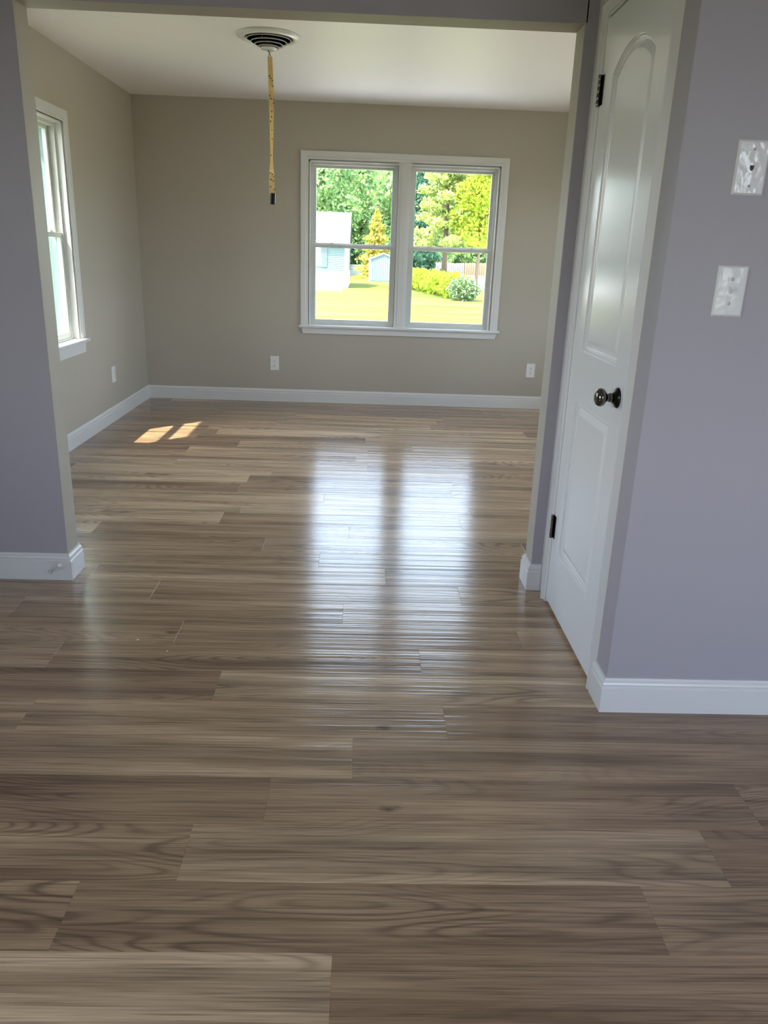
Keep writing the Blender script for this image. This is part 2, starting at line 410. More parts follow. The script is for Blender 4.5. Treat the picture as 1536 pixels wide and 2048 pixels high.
# floor: slab with every plank a part of its own
mb = MB(); mb.box(FXL, FXR, FYB, YB, -0.20, -0.0115)
floor = structure(mb, 'floor', M['sub'], 'brown wood-look vinyl plank floor running across both rooms', 'floor')
PW, PL = 0.1785, 1.219
def plank_mesh(L, W=PW, b=0.0007, bd=0.0005):
    x, y = L / 2, W / 2
    v = [(-x + b, -y + b, 0), (x - b, -y + b, 0), (x - b, y - b, 0), (-x + b, y - b, 0), (-x, -y, -bd), (x, -y, -bd), (x, y, -bd), (-x, y, -bd),
         (-x, -y, -0.0115), (x, -y, -0.0115), (x, y, -0.0115), (-x, y, -0.0115)]
    f = [(0, 1, 2, 3), (4, 5, 1, 0), (5, 6, 2, 1), (6, 7, 3, 2), (7, 4, 0, 3), (8, 9, 5, 4), (9, 10, 6, 5), (10, 11, 7, 6), (11, 8, 4, 7)]
    me = bpy.data.meshes.new('plank'); me.from_pydata(v, [], f); me.materials.append(M['plank']); me.update(); return me
FULL = plank_mesh(PL)
SEAM = {0: 0.640, 1: -0.374, 2: -0.210, 3: 0.0, 4: 0.270, 5: -0.430, 6: 0.22, 7: -0.628, 8: -0.05, 9: -0.803, 10: 0.12, 11: -0.17, 12: -0.436}
TONE = {(0, -1): .30, (0, -2): .45, (0, 0): .52, (1, 0): .70, (1, -1): .50, (1, 1): .25, (2, 0): .33, (2, -1): .22, (2, 1): .5, (3, 0): .42, (3, -1): .62,
        (4, 0): .25, (4, -1): .55, (5, 0): .72, (5, -1): .28, (5, 1): .6, (6, 0): .5, (6, -1): .4, (7, 0): .35, (7, -1): .5, (7, 1): .45, (8, 0): .5, (8, -1): .45, (9, 0): .3, (9, -1): .45}
k0 = math.floor((FYB - 1.18) / PW); k1 = math.ceil((YB - 1.18) / PW)
for k in range(k0, k1):
    ya, yb = max(FYB, 1.18 + k * PW), min(YB, 1.18 + (k + 1) * PW)
    if yb - ya < 0.01: continue
    yc = (ya + yb) / 2
    xa, xb = (XL, XR) if yc > YP + 0.06 else (FXL, FXR)
    s = SEAM.get(k, random.uniform(-0.6, 0.6) + (0.4 if k % 2 else -0.2))
    n0 = math.floor((xa - s) / PL); n = n0
    while s + n * PL < xb:
        a, b = max(xa, s + n * PL), min(xb, s + (n + 1) * PL)
        if b - a > 0.01:
            full = abs(b - a - PL) < 1e-4 and abs(yb - ya - PW) < 1e-4
            o = bpy.data.objects.new('plank', FULL if full else plank_mesh(b - a, yb - ya)); COL.objects.link(o); o.parent = floor
            o.location = ((a + b) / 2, yc, random.uniform(-0.00012, 0.00005))
            o.rotation_euler = (random.uniform(-0.0007, 0.0007), 0, 0)
            o.color = (TONE.get((k, n), min(1, max(0, random.gauss(0.46, 0.2)))), random.random(), random.choice((0.25, 0.6, 1.0, 1.0)), 1)
        n += 1

# baseboards
BPROF = [(0, 0.0), (BT, 0.0), (BT, 0.080), (BT - 0.0035, 0.0835), (BT - 0.0035, 0.0885), (BT - 0.0015, 0.0935), (BT - 0.004, 0.099), (BT - 0.0085, 0.1045), (BT - 0.010, 0.112), (0, BH)]
def baseboard(name, path, label):
    mb = MB(); mb.sweep(path, BPROF, lambda u, v, h: Vector((u, v, h)))
    return structure(mb, name, M['trim'], label, 'baseboard')
# travel so that the room lies to the left of the path
baseboard('baseboard_back', [(XR, YB), (XL, YB), (XL, YP + TP)], 'white moulded baseboard along the back wall and the left wall')
baseboard('baseboard_pillar', [(XL, YP + TP), (XJ1, YP + TP), (XJ1, YP), (FXL, YP)], 'white baseboard wrapping the left end of the dividing wall')
baseboard('baseboard_jamb', [(XD - 0.004, YP), (XJ2, YP), (XJ2, YP + TP), (XR, YP + TP)], 'white baseboard wrapping the right end of the dividing wall')
baseboard('baseboard_right', [(FXR, YC), (XD, YC), (XD, 2.1685)], 'white baseboard under the light switch wall, turning the corner to the closet door')

# ------------------------------------------------------------------ windows
def make_window(name, label, mp, units, c0, c1, apron):
    """mp maps (u along wall, v outwards from the wall face into the room is negative, z) to world"""
    root = tag(empty(name, mp((c0 + c1) / 2, 0, WZ0)), label, 'window', kind='structure')
    def bx(mb, u0, u1, v0, v1, z0, z1, bev=0.0):
        a, b = mp(u0, v0, z0), mp(u1, v1, z1); return mb.box(a.x, b.x, a.y, b.y, a.z, b.z, bev)
    # casing: profile swept round three sides
    cpz = [(0, 0), (0, -0.010), (0.006, -0.0125), (0.018, -0.0125), (0.024, -0.016), (0.050, -0.018), (0.060, -0.018), (0.066, -0.015), (0.066, 0)]
    mb = MB(); o0, o1, oz = units[0][0] - 0.006, units[-1][1] + 0.006, WZ1 + 0.004
    mb.sweep([(o0, WZ0), (o0, oz), (o1, oz), (o1, WZ0)], cpz, lambda u, z, h: mp(u, h, z))
    mb.build('casing', M['trim'], root)
    mb = MB()                                           # reveal boards lining the opening
    bx(mb, units[0][0] - 0.004, units[0][0] + 0.010, 0, 0.14, WZ0, WZ1); bx(mb, units[-1][1] - 0.010, units[-1][1] + 0.004, 0, 0.14, WZ0, WZ1)
    bx(mb, units[0][0], units[-1][1], 0, 0.14, WZ1 - 0.010, WZ1 + 0.004)
    mb.build('reveal', M['trim'], root)
    mb = MB(); bx(mb, c0 - 0.022, c1 + 0.022, -0.042, 0.075, WZ0 - 0.022, WZ0, 0.006); mb.build('stool', M['trim'], root)
    mb = MB(); a, b, za, zb = c0 + 0.004, c1 - 0.004, WZ0 - 0.022, WZ0 - 0.022 - apron
    pr = [(a, za), (b, za), (b - 0.012, zb), (a + 0.012, zb)]
    mb.add([mp(u, 0, z) for u, z in pr] + [mp(u, -0.015, z) for u, z in pr], [(0, 1, 2, 3), (7, 6, 5, 4), (0, 4, 5, 1), (1, 5, 6, 2), (2, 6, 7, 3), (3, 7, 4, 0)])
    mb.build('apron', M['trim'], root)
    mb = MB(); bx(mb, units[0][0], units[-1][1], 0.075, WT + 0.03, WZ0 - 0.03, WZ0 + 0.002); mb.build('outer_sill', M['vinyl'], root)
    if len(units) > 1:
        mb = MB(); a, b = units[0][1] - 0.006, units[1][0] + 0.006; mid = (a + b) / 2
        pts = [(a, 0.012), (a, -0.006), (a + 0.012, -0.009), (a + 0.02, -0.009), (a + 0.026, -0.014), (b - 0.026, -0.014), (b - 0.02, -0.009), (b - 0.012, -0.009), (b, -0.006), (b, 0.012)]
        n = len(pts); mb.add([mp(u, v, WZ0) for u, v in pts] + [mp(u, v, WZ1 + 0.004) for u, v in pts], [(i, (i + 1) % n, n + (i + 1) % n, n + i) for i in range(n)] + [tuple(range(n)), tuple(range(2 * n - 1, n - 1, -1))])
        bx(mb, a + 0.004, b - 0.004, 0.008, 0.15, WZ0, WZ1); mb.build('mullion', M['trim'], root)
    mb = MB()
    for u0, u1 in units:
        for a, b in ((u0 - 0.002, u0 + 0.024), (u1 - 0.024, u1 + 0.002)): bx(mb, a, b, 0.0785, WT + 0.012, WZ0 - 0.018, WZ1 + 0.002)
        bx(mb, u0, u1, 0.1495, WT + 0.012, WZ1 - 0.009, WZ1 + 0.002)
    mb.build('outer_trim', M['outer_trim'], root)
    for u0, u1 in units:
        mb = MB(); f0, f1 = u0 + 0.008, u1 - 0.008        # vinyl frame with two tracks
        for a, b in ((f0, f0 + 0.016), (f1 - 0.016, f1)):
            bx(mb, a, b, 0.040, 0.078, WZ0, WZ1 - 0.008, 0.002)
        for (a, b) in ((f0 + 0.014, f0 + 0.021), (f1 - 0.021, f1 - 0.014)):
            for v in (0.040, 0.072): bx(mb, a, b, v, v + 0.006, WZ0 + 0.01, WZ1 - 0.02)
        bx(mb, f0 + 0.012, f1 - 0.012, 0.040, 0.150, WZ1 - 0.030, WZ1 - 0.008, 0.002); bx(mb, f0 + 0.012, f1 - 0.012, 0.040, 0.150, WZ0 - 0.001, WZ0 + 0.012, 0.002)
        mb.build('frame', M['vinyl'], root)
        s0, s1 = f0 + 0.017, f1 - 0.017
        def sash(nm, va, vb, z0, z1, rail_b, rail_t, stile=0.030):
            mb = MB(); bx(mb, s0, s0 + stile, va, vb, z0, z1, 0.003); bx(mb, s1 - stile, s1, va, vb, z0, z1, 0.003)
            bx(mb, s0 + stile - 0.004, s1 - stile + 0.004, va, vb, z0, z0 + rail_b, 0.003); bx(mb, s0 + stile - 0.004, s1 - stile + 0.004, va, vb, z1 - rail_t, z1, 0.003)
            sh = mb.build(nm, M['vinyl'], root); vm = (va + vb) / 2
            mb = MB(); bx(mb, s0 + stile - 0.006, s1 - stile + 0.006, vm - 0.002, vm + 0.002, z0 + rail_b - 0.006, z1 - rail_t + 0.006)
            p = mb.build('pane', M['glass'], sh); tag(p, 'clear glass pane')
            return sh
        up = sash('upper_sash', 0.080, 0.106, 1.338, WZ1 - 0.024, 0.030, 0.028)
        lo = sash('lower_sash', 0.046, 0.072, WZ0 + 0.010, 1.358, 0.038, 0.030)
        mb = MB()
        for q in (0.24, 0.76):
            uc = s0 + (s1 - s0) * q; bx(mb, uc - 0.026, uc + 0.026, 0.048, 0.072, 1.357, 1.363, 0.002)
            bx(mb, uc - 0.013, uc + 0.013, 0.052, 0.080, 1.362, 1.371, 0.003)
        mb.build('sash_lock', M['vinyl'], lo)
    return root

make_window('window_1', 'double white double-hung window in the back wall, looking onto the yard',
            lambda u, v, z: Vector((u, YB + v, z)), U1, U1[0][0] - 0.066, U1[1][1] + 0.072, 0.050)
make_window('window_2', 'single white double-hung window in the left wall, seen at a slant',
            lambda u, v, z: Vector((XL - v, u, z)), [U2], U2[0] - 0.066, U2[1] + 0.072, 0.070)
make_window('window_4', 'double white double-hung window in the right wall of the back room, out of view',
            lambda u, v, z: Vector((XR + v, u, z)), [(3.8, 4.96), (5.04, 6.2)], 3.8 - 0.066, 6.2 + 0.072, 0.050)
make_window('added_window_3', 'unseen white double-hung window added in the left wall behind the pillar for more light',
            lambda u, v, z: Vector((XL - v, u, z)), [U3], U3[0] - 0.066, U3[1] + 0.072, 0.070)

# ------------------------------------------------------------------ closet door
door = tag(empty('door_1', (XD, DY1, 0.0)), 'white closet door with an arched upper panel and a dark round knob', 'door', kind='structure')
XF = XD - 0.002                                        # face of the door slab
def arch_loop(y0, y1, z0, zs, rise, n=14):
    """closed loop (y, z): straight sides, segmental arched top"""
    pts = [(y0, z0), (y1, z0)]
    if rise <= 0: return pts + [(y1, zs), (y0, zs)]
    hw = (y1 - y0) / 2; R = (hw * hw + rise * rise) / (2 * rise); yc = (y0 + y1) / 2; zc = zs + rise - R
    a = math.asin(min(1, hw / R))
    for i in range(n + 1):
        t = a - 2 * a * i / n; pts.append((yc + R * math.sin(t), zc + R * math.cos(t)))
    return pts
def make_slab():
    bm = bmesh.new(); z0, z1 = 0.014, DZ - 0.003
    def ring(loop, d): return [bm.verts.new((XF + d, y, z)) for y, z in loop]
    panels = []
    for (y0, y1, pz0, zs, rise) in ((2.338, 2.722, 1.004, 1.856, 0.062), (2.338, 2.730, 0.245, 0.832, 0.0)):
        prev = None; out = None
        for ins, d in ((0, 0), (0.0025, 0.0050), (0.009, 0.0042), (0.0115, 0.0085), (0.017, 0.0090), (0.0195, 0.0130), (0.042, 0.0052), (0.046, 0.0048)):
            loop = arch_loop(y0 + ins, y1 - ins, pz0 + ins, zs - ins * (0.55 if rise > 0 else 1), rise * (1 - ins / 0.28) if rise > 0 else 0)
            r = ring(loop, d)
            if prev is None: out = r
            else:
                n = len(r)
                for i in range(n): bm.faces.new((prev[i], prev[(i + 1) % n], r[(i + 1) % n], r[i]))
            prev = r
        bm.faces.new(prev); panels.append(out)
    # stiles and rails round the panels: fill with holes
    b = 0.002
    outer = ring([(DY0 + b, z0 + b), (DY1 - b, z0 + b), (DY1 - b, z1 - b), (DY0 + b, z1 - b)], 0)
    edges = []
    for L in panels + [outer]:
        for i in range(len(L)):
            a, c = L[i], L[(i + 1) % len(L)]; e = bm.edges.get((a, c)) or bm.edges.new((a, c)); edges.append(e)
    bmesh.ops.triangle_fill(bm, use_beauty=True, use_dissolve=False, edges=edges)
    e1 = ring([(DY0, z0), (DY1, z0), (DY1, z1), (DY0, z1)], b); e2 = ring([(DY0, z0), (DY1, z0), (DY1, z1), (DY0, z1)], 0.035)
    for A, B in ((outer, e1), (e1, e2)):
        for i in range(4): bm.faces.new((A[i], A[(i + 1) % 4], B[(i + 1) % 4], B[i]))
    bm.faces.new(e2); bmesh.ops.recalc_face_normals(bm, faces=bm.faces[:])
    mb = MB(); bm.verts.index_update(); mb.add([v.co.copy() for v in bm.verts], [[v.index for v in f.verts] for f in bm.faces]); bm.free()
    return mb
make_slab().build('slab', M['door'], door)
for zc in (1.830, 0.321):                             # butt hinges with knuckles
    mb = MB(); mb.box(XF - 0.0015, XF + 0.002, DY1 - 0.026, DY1 - 0.001, zc - 0.045, zc + 0.045, 0.0008); mb.box(XF - 0.0015, XF + 0.002, DY1 + 0.003, DY1 + 0.010, zc - 0.045, zc + 0.045, 0.0008)
    h = mb.build('hinge', M['black_metal'], door)
    for i in range(5):
        mb = MB(); a = zc - 0.047 + i * 0.0188
        mb.lathe([(0.0, a), (0.0062, a), (0.0066, a + 0.001), (0.0066, a + 0.0172), (0.0062, a + 0.0182), (0.0, a + 0.0182)], (XF - 0.007, DY1 + 0.001, 0), (0, 0, 1), 14)
        mb.build('knuckle', M['nickel'], h)
KY, KZ = 2.284, 0.920
mb = MB(); mb.lathe([(0.0, -0.068), (0.012, -0.0675), (0.021, -0.064), (0.0262, -0.057), (0.0272, -0.050), (0.0250, -0.043), (0.0185, -0.037), (0.0125, -0.034), (0.0115, -0.029), (0.0135, -0.025), (0.0140, -0.014), (0.0, -0.014)][::-1], (XF, KY, KZ), (1, 0, 0), 32)
kn = tag(mb.build('knob', M['nickel'], door), 'dark bronze round knob')
mb = MB(); mb.lathe([(0.0, -0.016), (0.016, -0.0155), (0.019, -0.011), (0.0285, -0.0065), (0.031, -0.002), (0.031, 0.0), (0.0, 0.0)], (XF, KY, KZ), (1, 0, 0), 32); mb.build('rose', M['black_metal'], kn)
mb = MB(); mb.box(XF + 0.004, XF + 0.030, DY0 - 0.0012, DY0 + 0.001, KZ - 0.028, KZ + 0.028, 0.0004); mb.build('latch_plate', M['black_metal'], door)

# door frame: jambs and casing
tr = tag(empty('trim_1', (XD, DY0, 0)), 'white painted frame and casing around the closet door', 'door frame', kind='structure')
mb = MB()
mb.box(XD - 0.001, XD + 0.101, DY0 - 0.021, DY0 - 0.003, 0, DZ + 0.003, 0.0015); mb.build('jamb', M['trim'], tr)
mb = MB(); mb.box(XD - 0.001, XD + 0.101, DY1 + 0.003, DY1 + 0.021, 0, DZ + 0.003, 0.0015); mb.build('jamb', M['trim'], tr)
mb = MB(); mb.box(XD - 0.001, XD + 0.101, DY0 - 0.021, DY1 + 0.021, DZ + 0.003, DZ + 0.022, 0.0015); mb.build('head_jamb', M['trim'], tr)
mb = MB()
for a, b in ((DY0 - 0.003, DY0 + 0.008), (DY1 - 0.008, DY1 + 0.003)): mb.box(XD + 0.036, XD + 0.06, a, b, 0, DZ)
mb.box(XD + 0.036, XD + 0.06, DY0, DY1, DZ - 0.008, DZ + 0.003); mb.build('stop', M['trim'], tr)
# casing, thick bead next to the door and thinning outwards
CPR = [(0, 0), (0, -0.004), (0.017, -0.006), (0.023, -0.0140), (0.026, -0.0170), (0.029, -0.0168), (0.0440, -0.0010), (0.045, 0)]
mb = MB(); a, b, z = DY0 - 0.021, DY1 + 0.008, DZ + 0.012
mb.sweep([(b, 0.0), (b, z), (a, z), (a, 0.0)][::-1], CPR, lambda u, v, h: Vector((XD + h, u, v)))
# wide plain leaf that fills out to the dividing wall on the hinge side
mb.box(XD - 0.003, XD, b + 0.04, YP, 0, H)
mb.build('casing', M['trim'], tr)

# ------------------------------------------------------------------ electrical plates
def wall_frame(origin, right, out):
    R_, O_ = Vector(right), Vector(out); U_ = Vector((0, 0, 1)); o = Vector(origin)
    return lambda u, v, d: o + R_ * u + U_ * v + O_ * d
def plate_mb(fr, w_, h_, t=0.0065):
    mb = MB(); e = 0.0055
    a = [(-w_ / 2, -h_ / 2), (w_ / 2, -h_ / 2), (w_ / 2, h_ / 2), (-w_ / 2, h_ / 2)]
    def ins(k): return [(u - math.copysign(k, u), v - math.copysign(k, v)) for u, v in a]
    rows = [[fr(u, v, 0) for u, v in a], [fr(u, v, t * 0.35) for u, v in a], [fr(u, v, t * 0.8) for u, v in ins(e * 0.5)], [fr(u, v, t) for u, v in ins(e)]]
    v = [q for r in rows for q in r]; f = [(i * 4 + k, i * 4 + (k + 1) % 4, (i + 1) * 4 + (k + 1) % 4, (i + 1) * 4 + k) for i in range(3) for k in range(4)]
    f += [(0, 1, 2, 3), (12, 13, 14, 15)]
    return mb.add(v, f)
def fbox(mb, fr, u0, u1, v0, v1, d0, d1, top=None):
    top = top or 0.0
    v = [fr(u0, v0, d0), fr(u1, v0, d0), fr(u1, v1, d0), fr(u0, v1, d0), fr(u0 + top, v0 + top, d1), fr(u1 - top, v0 + top, d1), fr(u1 - top, v1 - top, d1), fr(u0 + top, v1 - top, d1)]
    return mb.add(v, [(0, 1, 2, 3), (4, 5, 6, 7), (0, 1, 5, 4), (1, 2, 6, 5), (2, 3, 7, 6), (3, 0, 4, 7)])
def screw(fr, u, v, d, parent, mat, r=0.0036):
    mb = MB(); o = fr(u, v, 0); ax = fr(0, 0, 1) - fr(0, 0, 0); mb.lathe([(0, d - 0.001), (r, d - 0.001), (r, d + 0.0006), (r * 0.6, d + 0.0013), (0, d + 0.0014)], o, ax, 12); mb.build('screw', mat, parent)
def outlet(loc, right, out, label):
    fr = wall_frame(loc, right, out); o = tag(empty('power_outlet', loc), label, 'outlet', 'white wall outlets of the back room')
    plate_mb(fr, 0.078, 0.124).build('plate', M['plate'], o)
    for s in (-1, 1):
        mb = MB(); vc = s * 0.0197; n = 16; pts = []
        for i in range(n):
            t = 2 * math.pi * i / n; pts.append((0.0172 * math.cos(t), max(-0.0142, min(0.0142, 0.0172 * math.sin(t)))))
        mb.add([fr(u, vc + v, 0.006) for u, v in pts] + [fr(u * 0.96, vc + v * 0.96, 0.0088) for u, v in pts], [(i, (i + 1) % n, n + (i + 1) % n, n + i) for i in range(n)] + [tuple(range(n, 2 * n))])
        rc = mb.build('receptacle', M['plate'], o)
        mb = MB(); fbox(mb, fr, -0.0078, -0.0054, vc - 0.001, vc + 0.0075, 0.0086, 0.0091); fbox(mb, fr, 0.0054, 0.0078, vc - 0.0005, vc + 0.0065, 0.0086, 0.0091)
        mb.lathe([(0, 0.0086), (0.0026, 0.0086), (0.0026, 0.0091), (0, 0.0091)], fr(0, vc - 0.0075, 0), fr(0, 0, 1) - fr(0, 0, 0), 10); mb.build('slot', M['dark'], rc)
    screw(fr, 0, 0, 0.0066, o, M['plate']); return o
outlet((-0.780, YB, 0.339), (1, 0, 0), (0, -1, 0), 'white duplex outlet on the back wall, below the left side of the double window')
outlet((1.513, YB, 0.343), (1, 0, 0), (0, -1, 0), 'white duplex outlet on the back wall, beside the closet door opening edge')
outlet((XL, 6.075, 0.347), (0, 1, 0), (1, 0, 0), 'white outlet on the left wall near the corner, seen edge-on')

fr = wall_frame((0.938, YC, 1.240), (1, 0, 0), (0, -1, 0))
sw = tag(empty('light_switch', (0.938, YC, 1.240)), 'white toggle light switch with a glossy plate, below the jack plate', 'switch')
plate_mb(fr, 0.0795, 0.126).build('plate', M['plate_film'], sw)
mb = MB(); fbox(mb, fr, -0.0055, 0.0055, -0.0125, 0.0125, 0.006, 0.0078, 0.0006); mb.build('toggle_surround', M['plate'], sw)
mb = MB(); v = [fr(-0.0042, -0.006, 0.0070), fr(0.0042, -0.006, 0.0070), fr(0.0042, 0.006, 0.0070), fr(-0.0042, 0.006, 0.0070), fr(-0.0034, 0.006, 0.0185), fr(0.0034, 0.006, 0.0185), fr(0.0034, 0.0115, 0.0170), fr(-0.0034, 0.0115, 0.0170)]
mb.add(v, [(0, 1, 2, 3), (4, 5, 6, 7), (0, 1, 5, 4), (1, 2, 6, 5), (2, 3, 7, 6), (3, 0, 4, 7)]); mb.build('toggle', M['plate'], sw)
for s in (-1, 1): screw(fr, 0, s * 0.0302, 0.0066, sw, M['grey_metal'])
fr = wall_frame((0.939, YC, 1.5315), (1, 0, 0), (0, -1, 0))
jk = tag(empty('phone_jack', (0.939, YC, 1.5315)), 'white glossy jack plate with a small black socket, above the light switch', 'jack plate')
plate_mb(fr, 0.0800, 0.1255).build('plate', M['plate_film'], jk)
mb = MB(); v = [(-0.0050, 0.0055), (0.0050, 0.0055), (0.0050, -0.001), (0.0022, -0.0065), (-0.0022, -0.0065), (-0.0050, -0.001)]
mb.add([fr(a, b, 0.006) for a, b in v] + [fr(a, b, 0.0071) for a, b in v], [tuple(range(6)), tuple(range(6, 12))] + [(i, (i + 1) % 6, 6 + (i + 1) % 6, 6 + i) for i in range(6)])
tag(mb.build('socket', M['dark'], jk), 'black socket hole')
for s in (-1, 1): screw(fr, 0, s * 0.0415, 0.0066, jk, M['grey_metal'], 0.003)

# ------------------------------------------------------------------ door stop on the left baseboard
ds = tag(empty('door_stop', (-1.238, YP - BT, 0.036)), 'small white door stop screwed to the left baseboard', 'door stop')
A = Vector((-1.238, YP - BT, 0.036)); B = Vector((-1.172, YP - BT - 0.073, 0.093)); ax = (B - A).normalized()
mb = MB(); mb.lathe([(0, 0), (0.0095, 0), (0.0095, 0.003), (0.0075, 0.006), (0.0045, 0.009), (0, 0.009)], A, (0, -1, 0), 18); mb.build('base', M['vinyl'], ds)
mb = MB(); mb.tube([A, A + ax * 0.03, B], 0.0034, 10); mb.build('rod', M['vinyl'], ds)
mb = MB(); mb.lathe([(0, -0.006), (0.0070, -0.005), (0.0088, 0.0), (0.0088, 0.008), (0.0072, 0.012), (0, 0.0125)], B, ax, 18); mb.build('tip', M['plate'], ds)

# ------------------------------------------------------------------ ceiling diffuser and the fly strip
VX, VY = -0.573, 5.030
vt = tag(empty('ceiling_vent', (VX, VY, H)), 'round white stepped air vent on the ceiling above the hanging fly strip', 'vent')
mb = MB(); mb.lathe([(0.132, 0.0), (0.178, 0.0), (0.180, -0.004), (0.176, -0.010), (0.160, -0.017), (0.147, -0.020), (0.139, -0.018), (0.132, -0.010), (0.132, 0.0)], (VX, VY, H), (0, 0, 1), 56); mb.build('flange', M['vent'], vt)
mb = MB(); mb.lathe([(0.0, -0.002), (0.138, -0.002), (0.138, -0.0005), (0.0, -0.0005)], (VX, VY, H), (0, 0, 1), 40); mb.build('duct_throat', M['duct'], vt)
for i, (ro, zt_) in enumerate(((0.128, -0.021), (0.106, -0.034), (0.084, -0.046), (0.062, -0.057))):
    mb = MB(); mb.lathe([(ro - 0.008, zt_ + 0.006), (ro - 0.003, zt_ + 0.001), (ro, zt_ - 0.001), (ro + 0.0005, zt_ - 0.0032), (ro - 0.002, zt_ - 0.0034), (ro - 0.006, zt_ - 0.0005), (ro - 0.010, zt_ + 0.0045), (ro - 0.008, zt_ + 0.006)], (VX, VY, H), (0, 0, 1), 48); mb.build('louver_ring', M['vent'], vt)
mb = MB(); mb.lathe([(0.0, -0.052), (0.040, -0.056), (0.046, -0.062), (0.044, -0.068), (0.030, -0.072), (0.0, -0.073)], (VX, VY, H), (0, 0, 1), 36); mb.build('hub', M['vent'], vt)
mb = MB()
for t in (0.3, 0.3 + 2.094, 0.3 + 4.189):
    p = Vector((math.cos(t), math.sin(t), 0)); mb.tube([Vector((VX, VY, H - 0.058)) + p * 0.03, Vector((VX, VY, H - 0.030)) + p * 0.10, Vector((VX, VY, H - 0.012)) + p * 0.137], 0.003, 6)
mb.build('strut', M['duct'], vt)

def mk_strip():
    t = NT('sticky_yellow_paper'); g = t.new('ShaderNodeNewGeometry').outputs['Position']
    c = t.mix(t.noise(g, 30, 3), (0.66, 0.44, 0.16), (0.86, 0.66, 0.30)); t.link(c, t.b.inputs['Base Color']); t.b.inputs['Roughness'].default_value = 0.25
    t.b.inputs['Subsurface Weight'].default_value = 0.0; t.bump(t.noise(g, 120, 2), 0.2, 0.002); return t.m
M['strip'] = mk_strip()
FX, FY = -0.567, 5.030
fs = tag(empty('fly_strip', (FX, FY, H - 0.073)), 'hanging yellow sticky fly strip dotted with flies, a black canister at its end', 'fly strip')
ZT, ZB = 2.336, 1.614
def strip_c(q):      # centre and half-width direction at q 0..1 down the strip
    x = FX + 0.003 * math.sin(q * 5) + 0.007 * q
    hw = 0.0138 + 0.0035 * q
    a = float(np.interp(q, (0, 0.13, 0.34, 0.41, 0.55, 0.66, 0.75, 0.82, 0.90, 1.0), (0.1, 0.12, 0.50, 0.72, 0.95, 1.18, 1.22, 0.85, 0.25, 0.05)))
    return Vector((x, FY, ZT + (ZB - ZT) * q)), Vector((math.cos(a), math.sin(a), 0)), hw
mb = MB(); n = 60; v = []; f = []
for i in range(n + 1):
    c, d, hw = strip_c(i / n); nn = Vector((-d.y, d.x, 0)) * 0.0005
    v += [c - d * hw - nn, c + d * hw - nn, c + d * hw + nn, c - d * hw + nn]
for i in range(n):
    for k in range(4): f.append((i * 4 + k, i * 4 + (k + 1) % 4, i * 4 + 4 + (k + 1) % 4, i * 4 + 4 + k))
f += [(0, 1, 2, 3), (n * 4, n * 4 + 1, n * 4 + 2, n * 4 + 3)]
mb.add(v, f, False); mb.build('sticky_ribbon', M['strip'], fs)
mb = MB(); mb.tube([(FX - 0.010, FY - 0.002, H - 0.071), (FX - 0.007, FY - 0.012, H - 0.082), (FX + 0.001, FY - 0.006, H - 0.092), (FX + 0.006, FY, ZT)], 0.0022, 8)
mb.tube([(FX - 0.002, FY, H - 0.071), (FX - 0.003, FY - 0.004, H - 0.090), (FX - 0.008, FY, ZT)], 0.0018, 8); mb.build('thread', M['string'], fs)
mb = MB(); mb.lathe([(0, 0), (0.0062, 0), (0.0068, 0.002), (0.0062, 0.011), (0, 0.012)], (FX + 0.006, FY - 0.012, H - 0.086), (0.2, -0.4, 1), 14); mb.build('pin', M['tube_white'], fs)
mb = MB(); mb.lathe([(0, 0.062), (0.0140, 0.062), (0.0145, 0.060), (0.0145, 0.002), (0.0137, 0.0), (0, 0)], (FX + 0.007, FY, ZB - 0.058), (0.05, 0, 1), 22); cn = mb.build('canister', M['tube_black'], fs)
mb = MB(); q = []
for i in range(8):
    t = -0.42 + i * 0.09; q.append((math.cos(t) * 0.0149, math.sin(t) * 0.0149))
mb.add([(FX + 0.007 + a, FY + b, ZB - 0.057) for a, b in q] + [(FX + 0.010 + a, FY + b, ZB + 0.002) for a, b in q], [(i, i + 1, 8 + i + 1, 8 + i) for i in range(7)], True)
mb.build('paper_edge', M['tube_white'], cn)
bm = bmesh.new(); bmesh.ops.create_uvsphere(bm, u_segments=6, v_segments=4, radius=1); FLYM = bpy.data.meshes.new('fly'); bm.to_mesh(FLYM); bm.free(); FLYM.materials.append(M['fly'])
FLYQ = [(0.135, -.5), (0.15, .1), (0.165, .6), (0.205, .8), (0.275, -.6), (0.295, -.1), (0.30, .9), (0.325, .8), (0.385, .1), (0.425, 0), (0.46, -.5), (0.52, .1), (0.585, .3), (0.71, -.5), (0.84, -.6), (0.85, .2), (0.865, .7), (0.89, -.3), (0.90, .5), (0.945, -.4), (0.965, .95)]
for q, s in FLYQ:
    c, d, hw = strip_c(q); nn = Vector((-d.y, d.x, 0)); nn = nn if nn.y < 0 else -nn
    o = bpy.data.objects.new('fly', FLYM); COL.objects.link(o); o.parent = fs
    o.location = c + d * hw * s + nn * 0.0016 - parent_world(fs); o.scale = (0.0034, 0.0022, 0.0052); o.rotation_euler = (random.uniform(-1, 1), random.uniform(-1, 1), 0)

# paint flecks dropped on the planks
for x, y, lab in ((-0.755, 2.452, 'tiny white paint fleck on the floor, nearer the left pillar'), (-0.635, 2.375, 'tiny white paint fleck on the floor, right of the other fleck')):
    mb = MB(); mb.lathe([(0.0034, 0.0), (0.003, 0.0008), (0.001, 0.0013), (0, 0.0013)], (x, y, 0), (0, 0, 1), 9)
    tag(mb.build('paint_fleck', M['fleck'], loc=(x, y, 0)), lab, 'paint fleck', 'paint flecks on the floor')

